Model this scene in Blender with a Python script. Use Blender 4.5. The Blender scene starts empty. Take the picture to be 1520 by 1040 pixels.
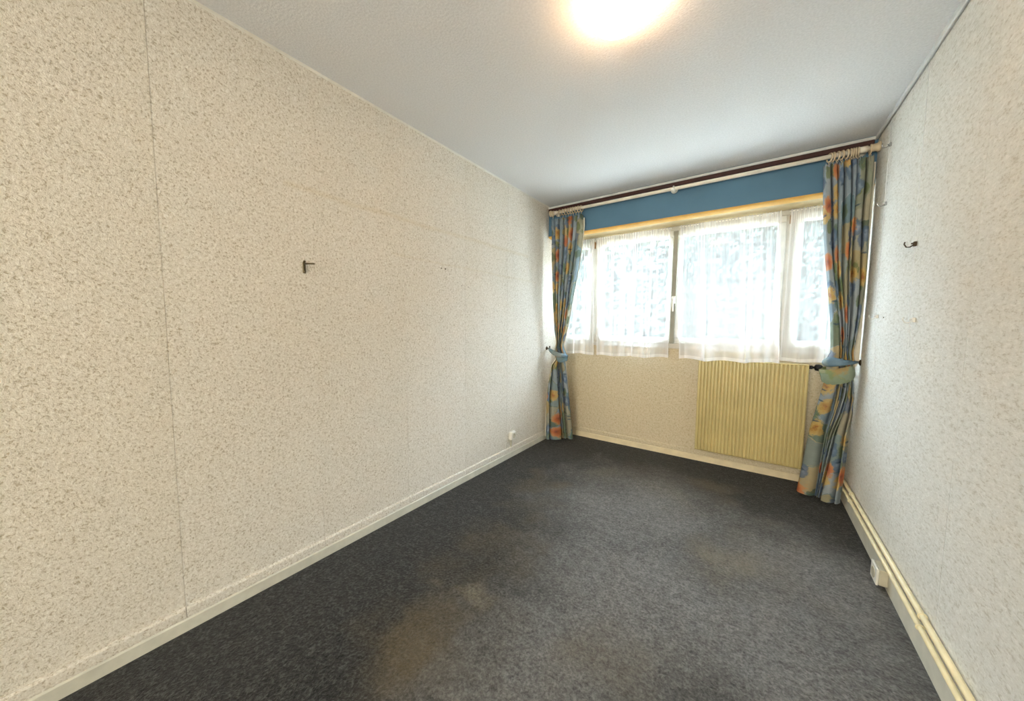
import bpy, math, random
from mathutils import Vector, Matrix
C = bpy.context.scene.collection
S = bpy.context.scene
PI = math.pi

# ------------------------------------------------------------------ camera
F, YAW, PITCH, ROLL = 504.89, 0.617488, -0.0762471, 0.0081174
H = 1.2585                                            # camera height over the floor
XL, XR, YB, YD, ZC = -1.837, 0.594, 3.245, 3.559, 2.5  # room: side walls, shutter box face, window wall, ceiling
fw = Vector((-math.sin(YAW)*math.cos(PITCH), math.cos(YAW)*math.cos(PITCH), math.sin(PITCH)))
rt = Vector((math.cos(YAW), math.sin(YAW), 0)); up = rt.cross(fw)
c_, s_ = math.cos(ROLL), math.sin(ROLL)
rt, up = c_*rt + s_*up, -s_*rt + c_*up
cam = bpy.data.objects.new('camera', bpy.data.cameras.new('camera'))
cam.matrix_world = Matrix(((rt.x, up.x, -fw.x, 0), (rt.y, up.y, -fw.y, 0), (rt.z, up.z, -fw.z, H), (0, 0, 0, 1)))
cam.data.sensor_width = 36; cam.data.lens = F/1520*36; cam.data.clip_start = .02
C.objects.link(cam); S.camera = cam

def ray(px, py): return rt*((px-760)/F) + up*((520-py)/F) + fw
def at(px, py, y):                                    # the point at depth y seen at a pixel of the photograph
    d = ray(px, py); k = y/d.y; return Vector((d.x*k, y, d.z*k+H))
def atx(px, py, x):
    d = ray(px, py); k = x/d.x; return Vector((x, d.y*k, d.z*k+H))

# ------------------------------------------------------------------ world, lights, exposure
W = bpy.data.worlds.new('overcast_sky'); S.world = W; W.use_nodes = True
bg = W.node_tree.nodes['Background']; bg.inputs[0].default_value = (.74, .87, 1, 1); bg.inputs[1].default_value = 12
def area(name, loc, rot, sx, sy, power, col):
    l = bpy.data.lights.new(name, 'AREA'); l.shape = 'RECTANGLE'; l.size = sx; l.size_y = sy; l.energy = power; l.color = col
    o = bpy.data.objects.new(name, l); o.location = loc; o.rotation_euler = rot; C.objects.link(o); return o
pt_ = area('window_daylight_portal', ((XL+XR)/2, YD+.16, 1.62), (PI/2, 0, 0), 2.5, 1.3, 1, (1, 1, 1))
pt_.rotation_euler = (-PI/2, 0, 0); pt_.data.cycles.is_portal = True
area('added_rear_fill', (-.6, -4.1, 1.26), (PI/2, 0, 0), 2.5, 2.4, 64, (1, .92, .76))  # unseen fill added behind the camera to brighten the room
S.view_settings.view_transform = 'Standard'; S.view_settings.look = 'None'
S.view_settings.gamma = 1; S.view_settings.use_curve_mapping = False
S.view_settings.exposure = 2.0
S.cycles.transparent_max_bounces = 24; S.cycles.max_bounces = 12; S.cycles.diffuse_bounces = 8; S.cycles.transmission_bounces = 12

# ------------------------------------------------------------------ materials
def lin(r, g, b):
    f = lambda c: (c/255/12.92 if c/255 <= .04045 else ((c/255+.055)/1.055)**2.4)
    return (f(r), f(g), f(b), 1)
class NT:
    def __init__(s, name):
        s.m = bpy.data.materials.new(name); s.m.use_nodes = True; s.t = s.m.node_tree
        s.b = s.t.nodes['Principled BSDF']; s.out = s.t.nodes['Material Output']
    def n(s, typ, ins=None, **kw):
        x = s.t.nodes.new(typ)
        for k, v in kw.items(): setattr(x, k, v)
        for k, v in (ins or {}).items(): s.put(x.inputs[k], v)
        return x
    def put(s, sock, v):
        if isinstance(v, bpy.types.NodeSocket): s.t.links.new(v, sock)
        else: sock.default_value = v
    def math(s, op, a, b=0., c=0., clamp=False):
        x = s.n('ShaderNodeMath', operation=op, use_clamp=clamp)
        for i, v in enumerate((a, b, c)): s.put(x.inputs[i], v)
        return x.outputs[0]
    def mix(s, f, a, b, blend='MIX'):
        x = s.n('ShaderNodeMix', data_type='RGBA', blend_type=blend)
        s.put(x.inputs[0], f); s.put(x.inputs[6], a); s.put(x.inputs[7], b); return x.outputs[2]
    def ramp(s, f, stops, interp='LINEAR'):
        x = s.n('ShaderNodeValToRGB'); s.put(x.inputs[0], f); r = x.color_ramp; r.interpolation = interp
        while len(r.elements) < len(stops): r.elements.new(.5)
        for e, (p, c) in zip(r.elements, stops): e.position = p; e.color = c
        return x.outputs[0]
    def noise(s, vec, scale, detail=3, rough=.55, dist=0):
        x = s.n('ShaderNodeTexNoise', {'Vector': vec, 'Scale': scale, 'Detail': detail, 'Roughness': rough, 'Distortion': dist})
        return x.outputs['Fac']
    def pos(s): return s.n('ShaderNodeNewGeometry').outputs['Position']
    def vmul(s, v, k):
        x = s.n('ShaderNodeVectorMath', operation='MULTIPLY'); s.put(x.inputs[0], v); x.inputs[1].default_value = k; return x.outputs[0]
    def bump(s, h, strength, dist):
        x = s.n('ShaderNodeBump', {'Height': h, 'Strength': strength, 'Distance': dist}); s.put(s.b.inputs['Normal'], x.outputs[0])
def plain(name, rgb, rough=.5, metal=0., spec=.4, var=.06, scale=14):
    t = NT(name); n = t.noise(t.pos(), scale, 4)
    c = lin(*rgb); d = tuple(x*(1-var*2) for x in c[:3])+(1,); e = tuple(min(1, x*(1+var)) for x in c[:3])+(1,)
    t.put(t.b.inputs['Base Color'], t.ramp(n, [(.3, d), (.7, e)]))
    t.b.inputs['Roughness'].default_value = rough; t.b.inputs['Metallic'].default_value = metal
    t.b.inputs['Specular IOR Level'].default_value = spec
    return t.m
def wallpaper(name, base, spot, pale, stain=False, scale=115., stretch=(1, 1, 1), bump=.6):
    t = NT(name); p = t.vmul(t.pos(), stretch)
    n1 = t.noise(p, scale, 3, .6, .6); n2 = t.noise(p, scale*2.6, 2, .5); n3 = t.noise(t.pos(), 1.3, 3)
    h = t.math('ADD', t.math('MULTIPLY', n1, .72), t.math('MULTIPLY', n2, .28))
    col = t.ramp(h, [(.36, lin(*spot)), (.475, lin(*base)), (.53, lin(*base)), (.63, lin(*pale))])
    col = t.mix(t.math('MULTIPLY', n3, .12), col, (.66, .60, .48, 1), 'MULTIPLY')
    rnd = t.n('ShaderNodeObjectInfo').outputs['Random']
    col = t.mix(t.math('MULTIPLY', rnd, .07), col, lin(200, 186, 150), 'MULTIPLY')
    if stain:                                          # a faint dust line left by furniture that stood here
        xyz = t.n('ShaderNodeSeparateXYZ', {0: t.pos()}).outputs
        zz = t.math('ADD', xyz[2], t.math('MULTIPLY', t.noise(t.pos(), 3, 2), .03))
        line = t.math('SUBTRACT', 1, t.math('DIVIDE', t.math('ABSOLUTE', t.math('SUBTRACT', zz, 1.93)), .022), clamp=True)
        iny = t.math('MULTIPLY', t.math('GREATER_THAN', xyz[1], .72), t.math('LESS_THAN', xyz[1], 2.85))
        col = t.mix(t.math('MULTIPLY', t.math('MULTIPLY', line, iny), .22), col, lin(196, 176, 132))
        l2 = t.math('SUBTRACT', 1, t.math('DIVIDE', t.math('ABSOLUTE', t.math('SUBTRACT', zz, 1.70)), .012), clamp=True)
        iny2 = t.math('MULTIPLY', t.math('GREATER_THAN', xyz[1], 1.3), t.math('LESS_THAN', xyz[1], 3.0))
        col = t.mix(t.math('MULTIPLY', t.math('MULTIPLY', l2, iny2), .16), col, lin(196, 180, 140))
    t.put(t.b.inputs['Base Color'], col); t.b.inputs['Roughness'].default_value = .85; t.b.inputs['Specular IOR Level'].default_value = .15
    t.bump(h, bump, .006); return t.m
M = {}
M['paper_left'] = wallpaper('textured_cream_wallpaper', (222, 217, 208), (178, 168, 150), (238, 235, 229), True)
M['paper_right'] = wallpaper('woven_grey_cream_wallpaper', (216, 215, 210), (192, 188, 178), (228, 227, 223), False, 90, (1, .5, 1.3), .3)
M['paper_back'] = wallpaper('beige_wallpaper', (197, 185, 160), (176, 162, 134), (208, 197, 174), False, 80)
def ceiling_mat():
    t = NT('ceiling_paint'); n = t.noise(t.pos(), 110, 3, .6); n2 = t.noise(t.pos(), 1.1, 2)
    t.put(t.b.inputs['Base Color'], t.mix(t.math('MULTIPLY', n2, .3), t.ramp(n, [(.3, lin(212, 213, 216)), (.7, lin(230, 231, 234))]), lin(212, 211, 212)))
    t.b.inputs['Roughness'].default_value = .8; t.b.inputs['Specular IOR Level'].default_value = .2; t.bump(n, .5, .004); return t.m
M['ceiling'] = ceiling_mat()
def carpet():
    t = NT('blue_grey_carpet'); p = t.pos(); ps = t.vmul(p, (1, 1.0, 1))
    n1 = t.noise(ps, 80, 4, .75, .4); n2 = t.noise(ps, 26, 3, .6); n3 = t.noise(p, 2.2, 4, .6)
    h = t.math('ADD', t.math('MULTIPLY', n1, .7), t.math('MULTIPLY', n2, .3))
    col = t.ramp(h, [(.36, lin(12, 12, 11)), (.5, lin(33, 33, 32)), (.64, lin(76, 76, 74))])
    dist = t.n('ShaderNodeVectorMath', operation='ADD')
    wob = t.n('ShaderNodeTexNoise', {'Vector': p, 'Scale': 3.2, 'Detail': 3.}).outputs['Color']
    t.put(dist.inputs[0], p); t.put(dist.inputs[1], t.vmul(wob, (.7, .7, 0)))
    def blob(x, y, r, soft=1.):
        d = t.n('ShaderNodeVectorMath', operation='DISTANCE'); t.put(d.inputs[0], dist.outputs[0]); d.inputs[1].default_value = (x+.35, y+.35, 0)
        m = t.n('ShaderNodeMapRange', {'Value': d.outputs['Value'], 'From Min': r, 'From Max': r*.15}, interpolation_type='SMOOTHSTEP'); return m.outputs[0]
    def union(bl):
        a = None
        for k, b in bl:
            v = t.math('MULTIPLY', b, k); a = v if a is None else t.math('MAXIMUM', a, v)
        return a
    paler = union([(1, blob(-.55, 2.3, 1.0)), (1, blob(-.35, 1.6, .9)), (.9, blob(-.5, 1.0, .75)), (.6, blob(-.9, 2.75, .5)), (1, blob(.15, 1.6, .85)), (1, blob(.22, 2.2, .7))])  # broad paler zones over the middle and right of the carpet
    tan = union([(.7, blob(-1.1, 1.3, .24)), (.7, blob(-1.22, 1.9, .26)), (.5, blob(-.9, .95, .3)), (1, blob(-1.05, .84, .30)), (.9, blob(-1.03, 1.1, .2)), (.8, blob(-1.12, 1.5, .36)), (.8, blob(-1.33, 2.28, .3)), (.55, blob(-.97, 2.8, .3)),
                 (.7, blob(-.2, 3.0, .3)), (.75, blob(.0, 2.08, .36)), (.6, blob(.06, 2.45, .3)), (.55, blob(-.35, 1.25, .26)), (.4, blob(-.6, 2.9, .5))])
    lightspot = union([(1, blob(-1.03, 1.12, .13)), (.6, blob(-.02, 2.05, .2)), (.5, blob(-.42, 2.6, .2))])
    nn = t.n('ShaderNodeMapRange', {'Value': n3, 'From Min': .3, 'From Max': .65}).outputs[0]
    col = t.mix(t.math('MULTIPLY', paler, t.math('ADD', t.math('MULTIPLY', nn, .10), t.math('MULTIPLY', t.math('SUBTRACT', h, .30), 1.35))), col, lin(166, 165, 163))
    col = t.mix(t.math('MULTIPLY', tan, t.math('ADD', t.math('MULTIPLY', t.math('MULTIPLY', n1, nn), 1.0), .0)), col, lin(100, 86, 58))
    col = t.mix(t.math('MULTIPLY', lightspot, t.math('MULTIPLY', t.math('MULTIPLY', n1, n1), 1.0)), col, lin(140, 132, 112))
    t.put(t.b.inputs['Base Color'], col); t.b.inputs['Roughness'].default_value = .95; t.b.inputs['Specular IOR Level'].default_value = .1
    t.b.inputs['Sheen Weight'].default_value = .15
    t.bump(h, .9, .012); return t.m
M['carpet'] = carpet()
M['skirting'] = plain('skirting_paint', (205, 203, 190), .45)
M['skirting_back'] = plain('cream_skirting_paint', (214, 200, 168), .5)
M['white_paint'] = plain('white_paint', (222, 220, 212), .4)
M['frame'] = plain('window_frame_paint', (188, 186, 178), .35)
M['cream_lintel'] = plain('cream_lintel_paint', (186, 164, 122), .5)
M['yellow'] = plain('yellow_gloss_paint', (204, 160, 86), .6, spec=.15)
M['blue'] = plain('blue_matt_paint', (79, 115, 140), .7, var=.05, scale=3)
M['brown'] = plain('dark_brown', (58, 26, 20), .5, var=.2)
M['strip_backlit'] = plain('strip_backlit_shade', (142, 140, 126), .5)  # the cover strip's backlit shade is put into its colour
M['hinge'] = plain('brown_hinge', (140, 104, 62), .5)
M['rod'] = plain('cream_white_rod', (226, 218, 204), .35)
M['ring'] = plain('limed_wood_ring', (204, 188, 160), .5, var=.12)
M['lining'] = plain('ivory_lining', (224, 218, 202), .9)
M['radiator'] = plain('ochre_radiator_enamel', (190, 174, 120), .35, var=.05, scale=6)
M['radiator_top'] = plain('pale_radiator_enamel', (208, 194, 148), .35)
M['black'] = plain('black_plastic', (14, 14, 15), .4)
M['bronze'] = plain('bronze_metal', (74, 62, 48), .4, .7)
M['nickel'] = plain('tarnished_metal', (96, 86, 66), .4, .8)
M['steel'] = plain('polished_metal', (200, 200, 200), .25, .9)
M['cord'] = plain('clear_nylon_cord', (226, 226, 222), .3)
M['pipe'] = plain('cream_pipe_paint', (226, 216, 180), .35)
M['plastic'] = plain('white_plastic', (226, 224, 216), .3)
M['plastic_grey'] = plain('grey_and_shade_plastic', (186, 180, 160), .4)  # greyer plastic; also paints the shaded sides of the right socket's box
M['rail'] = plain('grey_white_rail', (205, 208, 208), .4)
M['bark'] = plain('bark', (96, 80, 64), .9, var=.2)
M['gravel'] = plain('bounce_gravel', (222, 217, 206), .95, var=.1, scale=30)  # unseen ground made pale to bounce daylight up to the ceiling
M['leaf'] = plain('leaf_green', (60, 67, 64), .9, spec=.04, var=.25, scale=3)
M['leaf_pale'] = plain('leaf_pale_green', (70, 78, 74), .9, spec=.04, var=.25, scale=3)
def glass():
    t = NT('window_glass'); t.t.nodes.remove(t.b)
    fa = t.n('ShaderNodeLayerWeight', {'Blend': .5}).outputs['Facing']; fr = t.math('ADD', .012, t.math('MULTIPLY', .978, t.math('POWER', fa, 5.))); tr = t.n('ShaderNodeBsdfTransparent', {'Color': (.94, .97, .97, 1)}); gl = t.n('ShaderNodeBsdfGlossy', {'Roughness': .02})
    mx = t.n('ShaderNodeMixShader', {0: fr, 1: tr.outputs[0], 2: gl.outputs[0]}); t.put(t.out.inputs[0], mx.outputs[0]); return t.m
M['glass'] = glass()
def sheer(name, dens):
    t = NT(name); t.t.nodes.remove(t.b)
    lw = t.n('ShaderNodeLayerWeight', {'Blend': .35}).outputs['Facing']
    n = t.noise(t.vmul(t.pos(), (60, 60, 3)), 1., 2)
    cov = t.math('ADD', t.math('MULTIPLY', lw, 1.2), t.math('ADD', dens-.05, t.math('MULTIPLY', n, .1)), clamp=True)
    tl = t.n('ShaderNodeBsdfTranslucent', {'Color': (.93, .94, .97, 1)}); df = t.n('ShaderNodeBsdfDiffuse', {'Color': (.93, .93, .95, 1)})
    cl = t.n('ShaderNodeMixShader', {0: .93, 1: tl.outputs[0], 2: df.outputs[0]}); tr = t.n('ShaderNodeBsdfTransparent')
    mx = t.n('ShaderNodeMixShader', {0: cov, 1: tr.outputs[0], 2: cl.outputs[0]}); t.put(t.out.inputs[0], mx.outputs[0]); return t.m
M['sheer'] = sheer('white_voile', .36); M['sheer_hem'] = sheer('white_voile_hem', .5)
def floral(name, tint=None, tk=0.):
    t = NT(name); uv = t.n('ShaderNodeTexCoord').outputs['UV']
    wob = t.n('ShaderNodeTexNoise', {'Vector': uv, 'Scale': 16., 'Detail': 4., 'Roughness': .6}).outputs['Color']
    def warp(k, sc, off):
        a = t.n('ShaderNodeVectorMath', operation='ADD'); t.put(a.inputs[0], uv); t.put(a.inputs[1], t.vmul(wob, (k, k, 0)))
        b = t.n('ShaderNodeVectorMath', operation='MULTIPLY_ADD'); t.put(b.inputs[0], a.outputs[0]); b.inputs[1].default_value = sc; b.inputs[2].default_value = off; return b.outputs[0]
    def vor(vec, scale=1., rnd=1., feature='F1'):
        x = t.n('ShaderNodeTexVoronoi', voronoi_dimensions='2D', feature=feature)
        t.put(x.inputs['Vector'], vec); x.inputs['Scale'].default_value = scale; x.inputs['Randomness'].default_value = rnd; return x
    def red(sock): return t.n('ShaderNodeSeparateColor', {0: sock}).outputs
    def soft(d, r0, r1): return t.n('ShaderNodeMapRange', {'Value': d, 'From Min': r1, 'From Max': r0}, interpolation_type='SMOOTHSTEP').outputs[0]
    n1 = t.noise(uv, 34, 5, .7); n2 = t.noise(uv, 11, 3, .6)
    # broad washes of colour
    v = vor(warp(.07, (5.6, 4.6, 1), (3.1, 1.7, 0)), feature='SMOOTH_F1'); v.inputs['Smoothness'].default_value = .12
    wash = t.ramp(red(v.outputs['Color'])[0], [(.05, lin(112, 132, 148)), (.25, lin(154, 162, 170)), (.42, lin(92, 120, 132)), (.54, lin(172, 152, 100)), (.60, lin(164, 160, 142)), (.72, lin(88, 106, 74)), (.84, lin(122, 140, 146)), (.95, lin(172, 148, 96))])
    col = t.mix(t.math('MULTIPLY', n1, .4), wash, lin(146, 152, 152))
    # leaves
    v = vor(warp(.07, (12, 8, 1), (.4, .2, 0))); c = red(v.outputs['Color'])
    leaf = t.math('MULTIPLY', soft(v.outputs['Distance'], .30, .44), t.math('GREATER_THAN', c[1], .60))
    col = t.mix(t.math('MULTIPLY', leaf, .75), col, t.ramp(c[0], [(0, lin(72, 94, 60)), (.5, lin(104, 114, 64)), (1, lin(60, 88, 80))]))
    # blue blossom clusters
    v = vor(warp(.06, (8, 7, 1), (5.3, 2.9, 0))); d = t.math('ADD', v.outputs['Distance'], t.math('MULTIPLY', t.math('SUBTRACT', n1, .5), .5))
    m = t.math('MULTIPLY', soft(d, .30, .44), t.math('GREATER_THAN', red(v.outputs['Color'])[2], .56))
    col = t.mix(t.math('MULTIPLY', m, .8), col, t.ramp(d, [(0, lin(134, 150, 172)), (.2, lin(88, 108, 138)), (.42, lin(72, 94, 118))]))
    # flower heads
    v = vor(warp(.05, (6.2, 5.4, 1), (1.2, 7.7, 0)), 1., .85); c = red(v.outputs['Color'])
    d = t.math('ADD', v.outputs['Distance'], t.math('MULTIPLY', t.math('SUBTRACT', n1, .5), .55))
    m = t.math('MULTIPLY', soft(d, .27, .38), t.math('GREATER_THAN', c[0], .48))
    orange = t.ramp(t.math('ADD', d, t.math('MULTIPLY', t.math('SUBTRACT', n1, .5), -.5)), [(0, lin(116, 68, 44)), (.10, lin(170, 90, 54)), (.22, lin(190, 118, 70)), (.36, lin(186, 142, 98))])
    yell = t.ramp(d, [(0, lin(150, 92, 52)), (.10, lin(182, 140, 74)), (.24, lin(194, 164, 100)), (.36, lin(180, 158, 112))])
    col = t.mix(t.math('MULTIPLY', m, .9), col, t.mix(t.math('GREATER_THAN', c[1], .46), orange, yell))
    # dark slate brush strokes
    v = vor(warp(.03, (7, 26, 1), (2.2, 3.3, 0)))
    m = t.math('MULTIPLY', soft(v.outputs['Distance'], .10, .26), t.math('GREATER_THAN', red(v.outputs['Color'])[1], .86))
    col = t.mix(t.math('MULTIPLY', m, .8), col, lin(50, 74, 92))
    col = t.mix(t.math('MULTIPLY', n2, .6), col, (.42, .45, .43, 1), 'MULTIPLY')
    if tint: col = t.mix(tk, col, t.mix(n1, lin(*tint), tuple(min(1, q*1.5) for q in lin(*tint)[:3])+(1,)))
    t.put(t.b.inputs['Base Color'], col); t.b.inputs['Roughness'].default_value = .75; t.b.inputs['Specular IOR Level'].default_value = .25
    w = t.noise(uv, 260, 2); t.bump(w, .15, .001); return t.m
M['floral_green'] = floral('green_floral_cotton', (112, 124, 84), .55); M['floral_blue'] = floral('blue_floral_cotton', (92, 122, 138), .5)
M['floral'] = floral('floral_print_cotton')
def lampglass():
    t = NT('glowing_opal_glass'); n = t.noise(t.pos(), 9, 4); t.t.nodes.remove(t.b)
    c = t.ramp(n, [(.3, lin(240, 218, 190)), (.7, lin(248, 234, 214))])
    a = t.n('ShaderNodeBsdfTranslucent', {'Color': c}); b = t.n('ShaderNodeBsdfDiffuse', {'Color': c})
    e = t.n('ShaderNodeEmission', {'Color': (1, .70, .40, 1), 'Strength': 3.5})
    mx = t.n('ShaderNodeMixShader', {0: .25, 1: a.outputs[0], 2: b.outputs[0]}); ad = t.n('ShaderNodeAddShader', {0: mx.outputs[0], 1: e.outputs[0]})
    t.put(t.out.inputs[0], ad.outputs[0]); return t.m
M['opal'] = lampglass()

# ------------------------------------------------------------------ mesh helpers
class MB:
    def __init__(s): s.v = []; s.f = []; s.uv = []; s.smooth = []
    def face(s, idx, smooth=False, uv=None): s.f.append(idx); s.smooth.append(smooth); s.uv.append(uv)
    def box(s, a, b, bev=0.):
        (x0, y0, z0), (x1, y1, z1) = a, b
        x0, x1 = min(x0, x1), max(x0, x1); y0, y1 = min(y0, y1), max(y0, y1); z0, z1 = min(z0, z1), max(z0, z1)
        k = min(bev, (x1-x0)*.45, (y1-y0)*.45, (z1-z0)*.45); n = len(s.v)
        if k <= 0:
            s.v += [(x, y, z) for z in (z0, z1) for y in (y0, y1) for x in (x0, x1)]
            for q in ((0, 2, 3, 1), (4, 5, 7, 6), (0, 1, 5, 4), (2, 6, 7, 3), (0, 4, 6, 2), (1, 3, 7, 5)): s.face([n+i for i in q])
            return s
        ids = {}
        for ix in (0, 1):
            for iy in (0, 1):
                for iz in (0, 1):
                    X, Y, Z = (x0, x1)[ix], (y0, y1)[iy], (z0, z1)[iz]; dx, dy, dz = (k, -k)[ix], (k, -k)[iy], (k, -k)[iz]
                    for a_, p in (('x', (X, Y+dy, Z+dz)), ('y', (X+dx, Y, Z+dz)), ('z', (X+dx, Y+dy, Z))): ids[ix, iy, iz, a_] = len(s.v); s.v.append(p)
        g = lambda *t: ids[t]
        for i in (0, 1):
            q = [g(i, 0, 0, 'x'), g(i, 1, 0, 'x'), g(i, 1, 1, 'x'), g(i, 0, 1, 'x')]; s.face(q if i else q[::-1])
            q = [g(0, i, 0, 'y'), g(1, i, 0, 'y'), g(1, i, 1, 'y'), g(0, i, 1, 'y')]; s.face(q[::-1] if i else q)
            q = [g(0, 0, i, 'z'), g(1, 0, i, 'z'), g(1, 1, i, 'z'), g(0, 1, i, 'z')]; s.face(q if i else q[::-1])
        for i in (0, 1):
            for j in (0, 1):
                for q in ([g(i, j, 0, 'x'), g(i, j, 1, 'x'), g(i, j, 1, 'y'), g(i, j, 0, 'y')], [g(i, 0, j, 'x'), g(i, 1, j, 'x'), g(i, 1, j, 'z'), g(i, 0, j, 'z')],
                          [g(0, i, j, 'y'), g(1, i, j, 'y'), g(1, i, j, 'z'), g(0, i, j, 'z')]): s.face(q)
                for l in (0, 1): s.face([g(i, j, l, 'x'), g(i, j, l, 'y'), g(i, j, l, 'z')])
        return s
    def tube(s, pts, r, seg=12, cap=True, flat=1.):
        pts = [Vector(p) for p in pts]; n0 = len(s.v); m = len(pts)
        rs = r if isinstance(r, (list, tuple)) else [r]*m
        prev = None
        for i, p in enumerate(pts):
            d = (pts[min(i+1, m-1)]-pts[max(i-1, 0)]).normalized()
            if prev is None: prev = d.orthogonal().normalized()
            u = (prev - d*prev.dot(d)).normalized(); prev = u; w = d.cross(u)
            for k in range(seg):
                a = 2*PI*k/seg; s.v.append(tuple(p + u*(rs[i]*math.cos(a)) + w*(rs[i]*flat*math.sin(a))))
        for i in range(m-1):
            for k in range(seg):
                k2 = (k+1) % seg; s.face([n0+i*seg+k, n0+i*seg+k2, n0+(i+1)*seg+k2, n0+(i+1)*seg+k], True)
        if cap:
            s.face([n0+k for k in range(seg)][::-1]); s.face([n0+(m-1)*seg+k for k in range(seg)])
        return s
    def torus(s, c, axis, R, r, seg=24, sub=8):
        c = Vector(c); a = Vector(axis).normalized(); u = a.orthogonal().normalized(); w = a.cross(u); n = len(s.v)
        for i in range(seg):
            t = 2*PI*i/seg; e = u*math.cos(t)+w*math.sin(t)
            for k in range(sub):
                q = 2*PI*k/sub; s.v.append(tuple(c+e*(R+r*math.cos(q))+a*(r*math.sin(q))))
        for i in range(seg):
            for k in range(sub):
                i2, k2 = (i+1) % seg, (k+1) % sub; s.face([n+i*sub+k, n+i2*sub+k, n+i2*sub+k2, n+i*sub+k2], True)
        return s
    def lathe(s, c, axis, prof, seg=24):                # prof: (distance along axis, radius)
        a = Vector(axis).normalized(); c = Vector(c)
        u = a.orthogonal().normalized(); w = a.cross(u); n = len(s.v)
        for h, r in prof:
            for k in range(seg):
                t = 2*PI*k/seg; s.v.append(tuple(c+a*h+(u*math.cos(t)+w*math.sin(t))*max(r, 1e-5)))
        for i in range(len(prof)-1):
            for k in range(seg):
                k2 = (k+1) % seg; s.face([n+i*seg+k, n+i*seg+k2, n+(i+1)*seg+k2, n+(i+1)*seg+k], True)
        return s
    def sheet(s, rows, uvs=None, smooth=True):
        n = len(s.v); nz, nu = len(rows), len(rows[0])
        for r in rows: s.v += [tuple(p) for p in r]
        for i in range(nz-1):
            for k in range(nu-1):
                uv = None if uvs is None else [uvs[i][k], uvs[i][k+1], uvs[i+1][k+1], uvs[i+1][k]]
                s.face([n+i*nu+k, n+i*nu+k+1, n+(i+1)*nu+k+1, n+(i+1)*nu+k], smooth, uv)
        return s
    def prism(s, prof, x0, x1):                         # a (y, z) profile run along x
        n = len(s.v); m = len(prof); s.v += [(x0, y, z) for y, z in prof]+[(x1, y, z) for y, z in prof]
        for k in range(m): k2 = (k+1) % m; s.face([n+k, n+k2, n+m+k2, n+m+k])
        s.face([n+k for k in range(m)][::-1]); s.face([n+m+k for k in range(m)]); return s
    def prismy(s, prof, y0, y1):                        # an (x, z) profile run along y
        n = len(s.v); m = len(prof); s.v += [(x, y0, z) for x, z in prof]+[(x, y1, z) for x, z in prof]
        for k in range(m): k2 = (k+1) % m; s.face([n+k, n+k2, n+m+k2, n+m+k])
        s.face([n+k for k in range(m)][::-1]); s.face([n+m+k for k in range(m)]); return s
    def build(s, name, mat, parent=None, org=None):
        me = bpy.data.meshes.new(name); o_ = Vector(org) if org is not None else (parent_org(parent) if parent else Vector((0, 0, 0)))
        me.from_pydata([tuple(Vector(p)-o_) for p in s.v], [], s.f); me.polygons.foreach_set('use_smooth', s.smooth)
        if any(u is not None for u in s.uv):
            L = me.uv_layers.new(name='UVMap').data; i = 0
            for f, u in zip(s.f, s.uv):
                for k in range(len(f)):
                    if u is not None: L[i].uv = u[k]
                    i += 1
        me.materials.append(M[mat]); me.update()
        o = bpy.data.objects.new(name, me); C.objects.link(o)
        if parent: o.parent = parent; o.location = o_-parent_org(parent)
        else: o.location = o_
        return o
def parent_org(p):
    v = Vector((0, 0, 0))
    while p is not None: v += p.location; p = p.parent
    return v
def tag(o, label=None, cat=None, group=None, kind=None):
    if label: o['label'] = label
    if cat: o['category'] = cat
    if group: o['group'] = group
    if kind: o['kind'] = kind
    return o
def thing(name, label, cat, loc, group=None):
    o = bpy.data.objects.new(name, None); o.location = loc; o.empty_display_size = .05; C.objects.link(o); return tag(o, label, cat, group)
def struct(name, label, loc=None):
    o = bpy.data.objects.new(name, None); o.location = loc or (0, 0, 0); C.objects.link(o); return tag(o, label, None, None, 'structure')
def sstruct(name, mb, mat, label=None): return tag(mb.build(name, mat), label, None, None, 'structure')

# ------------------------------------------------------------------ room shell
YR = -1.0                                               # rear wall, behind the camera
sstruct('floor', MB().box((XL-.2, YR-3.4, -.1), (XR+.2, YD+.2, 0)), 'carpet', 'stained blue grey carpet floor')
sstruct('ceiling', MB().box((XL-.2, YR-3.4, ZC), (XR+.2, YD+.25, ZC+.1)), 'ceiling', 'pale grey textured ceiling')
wl = sstruct('wall_left', MB().box((XL-.15, YR-.1, 0), (XL-.002, YD+.12, ZC)), 'paper_left', 'long cream wall papered in textured strips')
y = .297-.553*3; 
while y < YD:
    MB().box((XL-.002, max(y+.0008, YR), .09), (XL, min(y+.553-.0008, YD), ZC-.004)).build('wallpaper_strip', 'paper_left', wl); y += .553
wr = sstruct('wall_right', MB().box((XR+.002, YR-.1, 0), (XR+.15, YD+.12, ZC)), 'paper_right', 'grey cream wall with woven paper')
y = 2.955-.553*8
while y < YD:
    MB().box((XR+.002, max(y+.0008, YR), .09), (XR, min(y+.553-.0008, YD), ZC-.03)).build('wallpaper_strip', 'paper_right', wr); y += .553
ZS = H-.205                                             # top of the wall below the window
sstruct('wall_back', MB().box((XL, YD, 0), (XR, YD+.12, ZS)), 'paper_back', 'beige wall below the window')
rr = MB(); rr.box((XL, YR-.1, 0), (-1.6, YR, ZC)); rr.box((.4, YR-.1, 0), (XR, YR, ZC)); rr.box((-1.6, YR-.1, 2.3), (.4, YR, ZC))
sstruct('wall_rear', rr, 'paper_left', 'rear wall with a wide opening for the added rear fill')  # opening made wide so the added fill spreads evenly
hh = MB(); hh.box((XL-.1, YR-3.4, 0), (XR+.1, YR-3.3, ZC)); hh.box((XL-.2, YR-3.4, 0), (XL-.1, YR, ZC)); hh.box((XR+.1, YR-3.4, 0), (XR+.2, YR, ZC))
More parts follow.
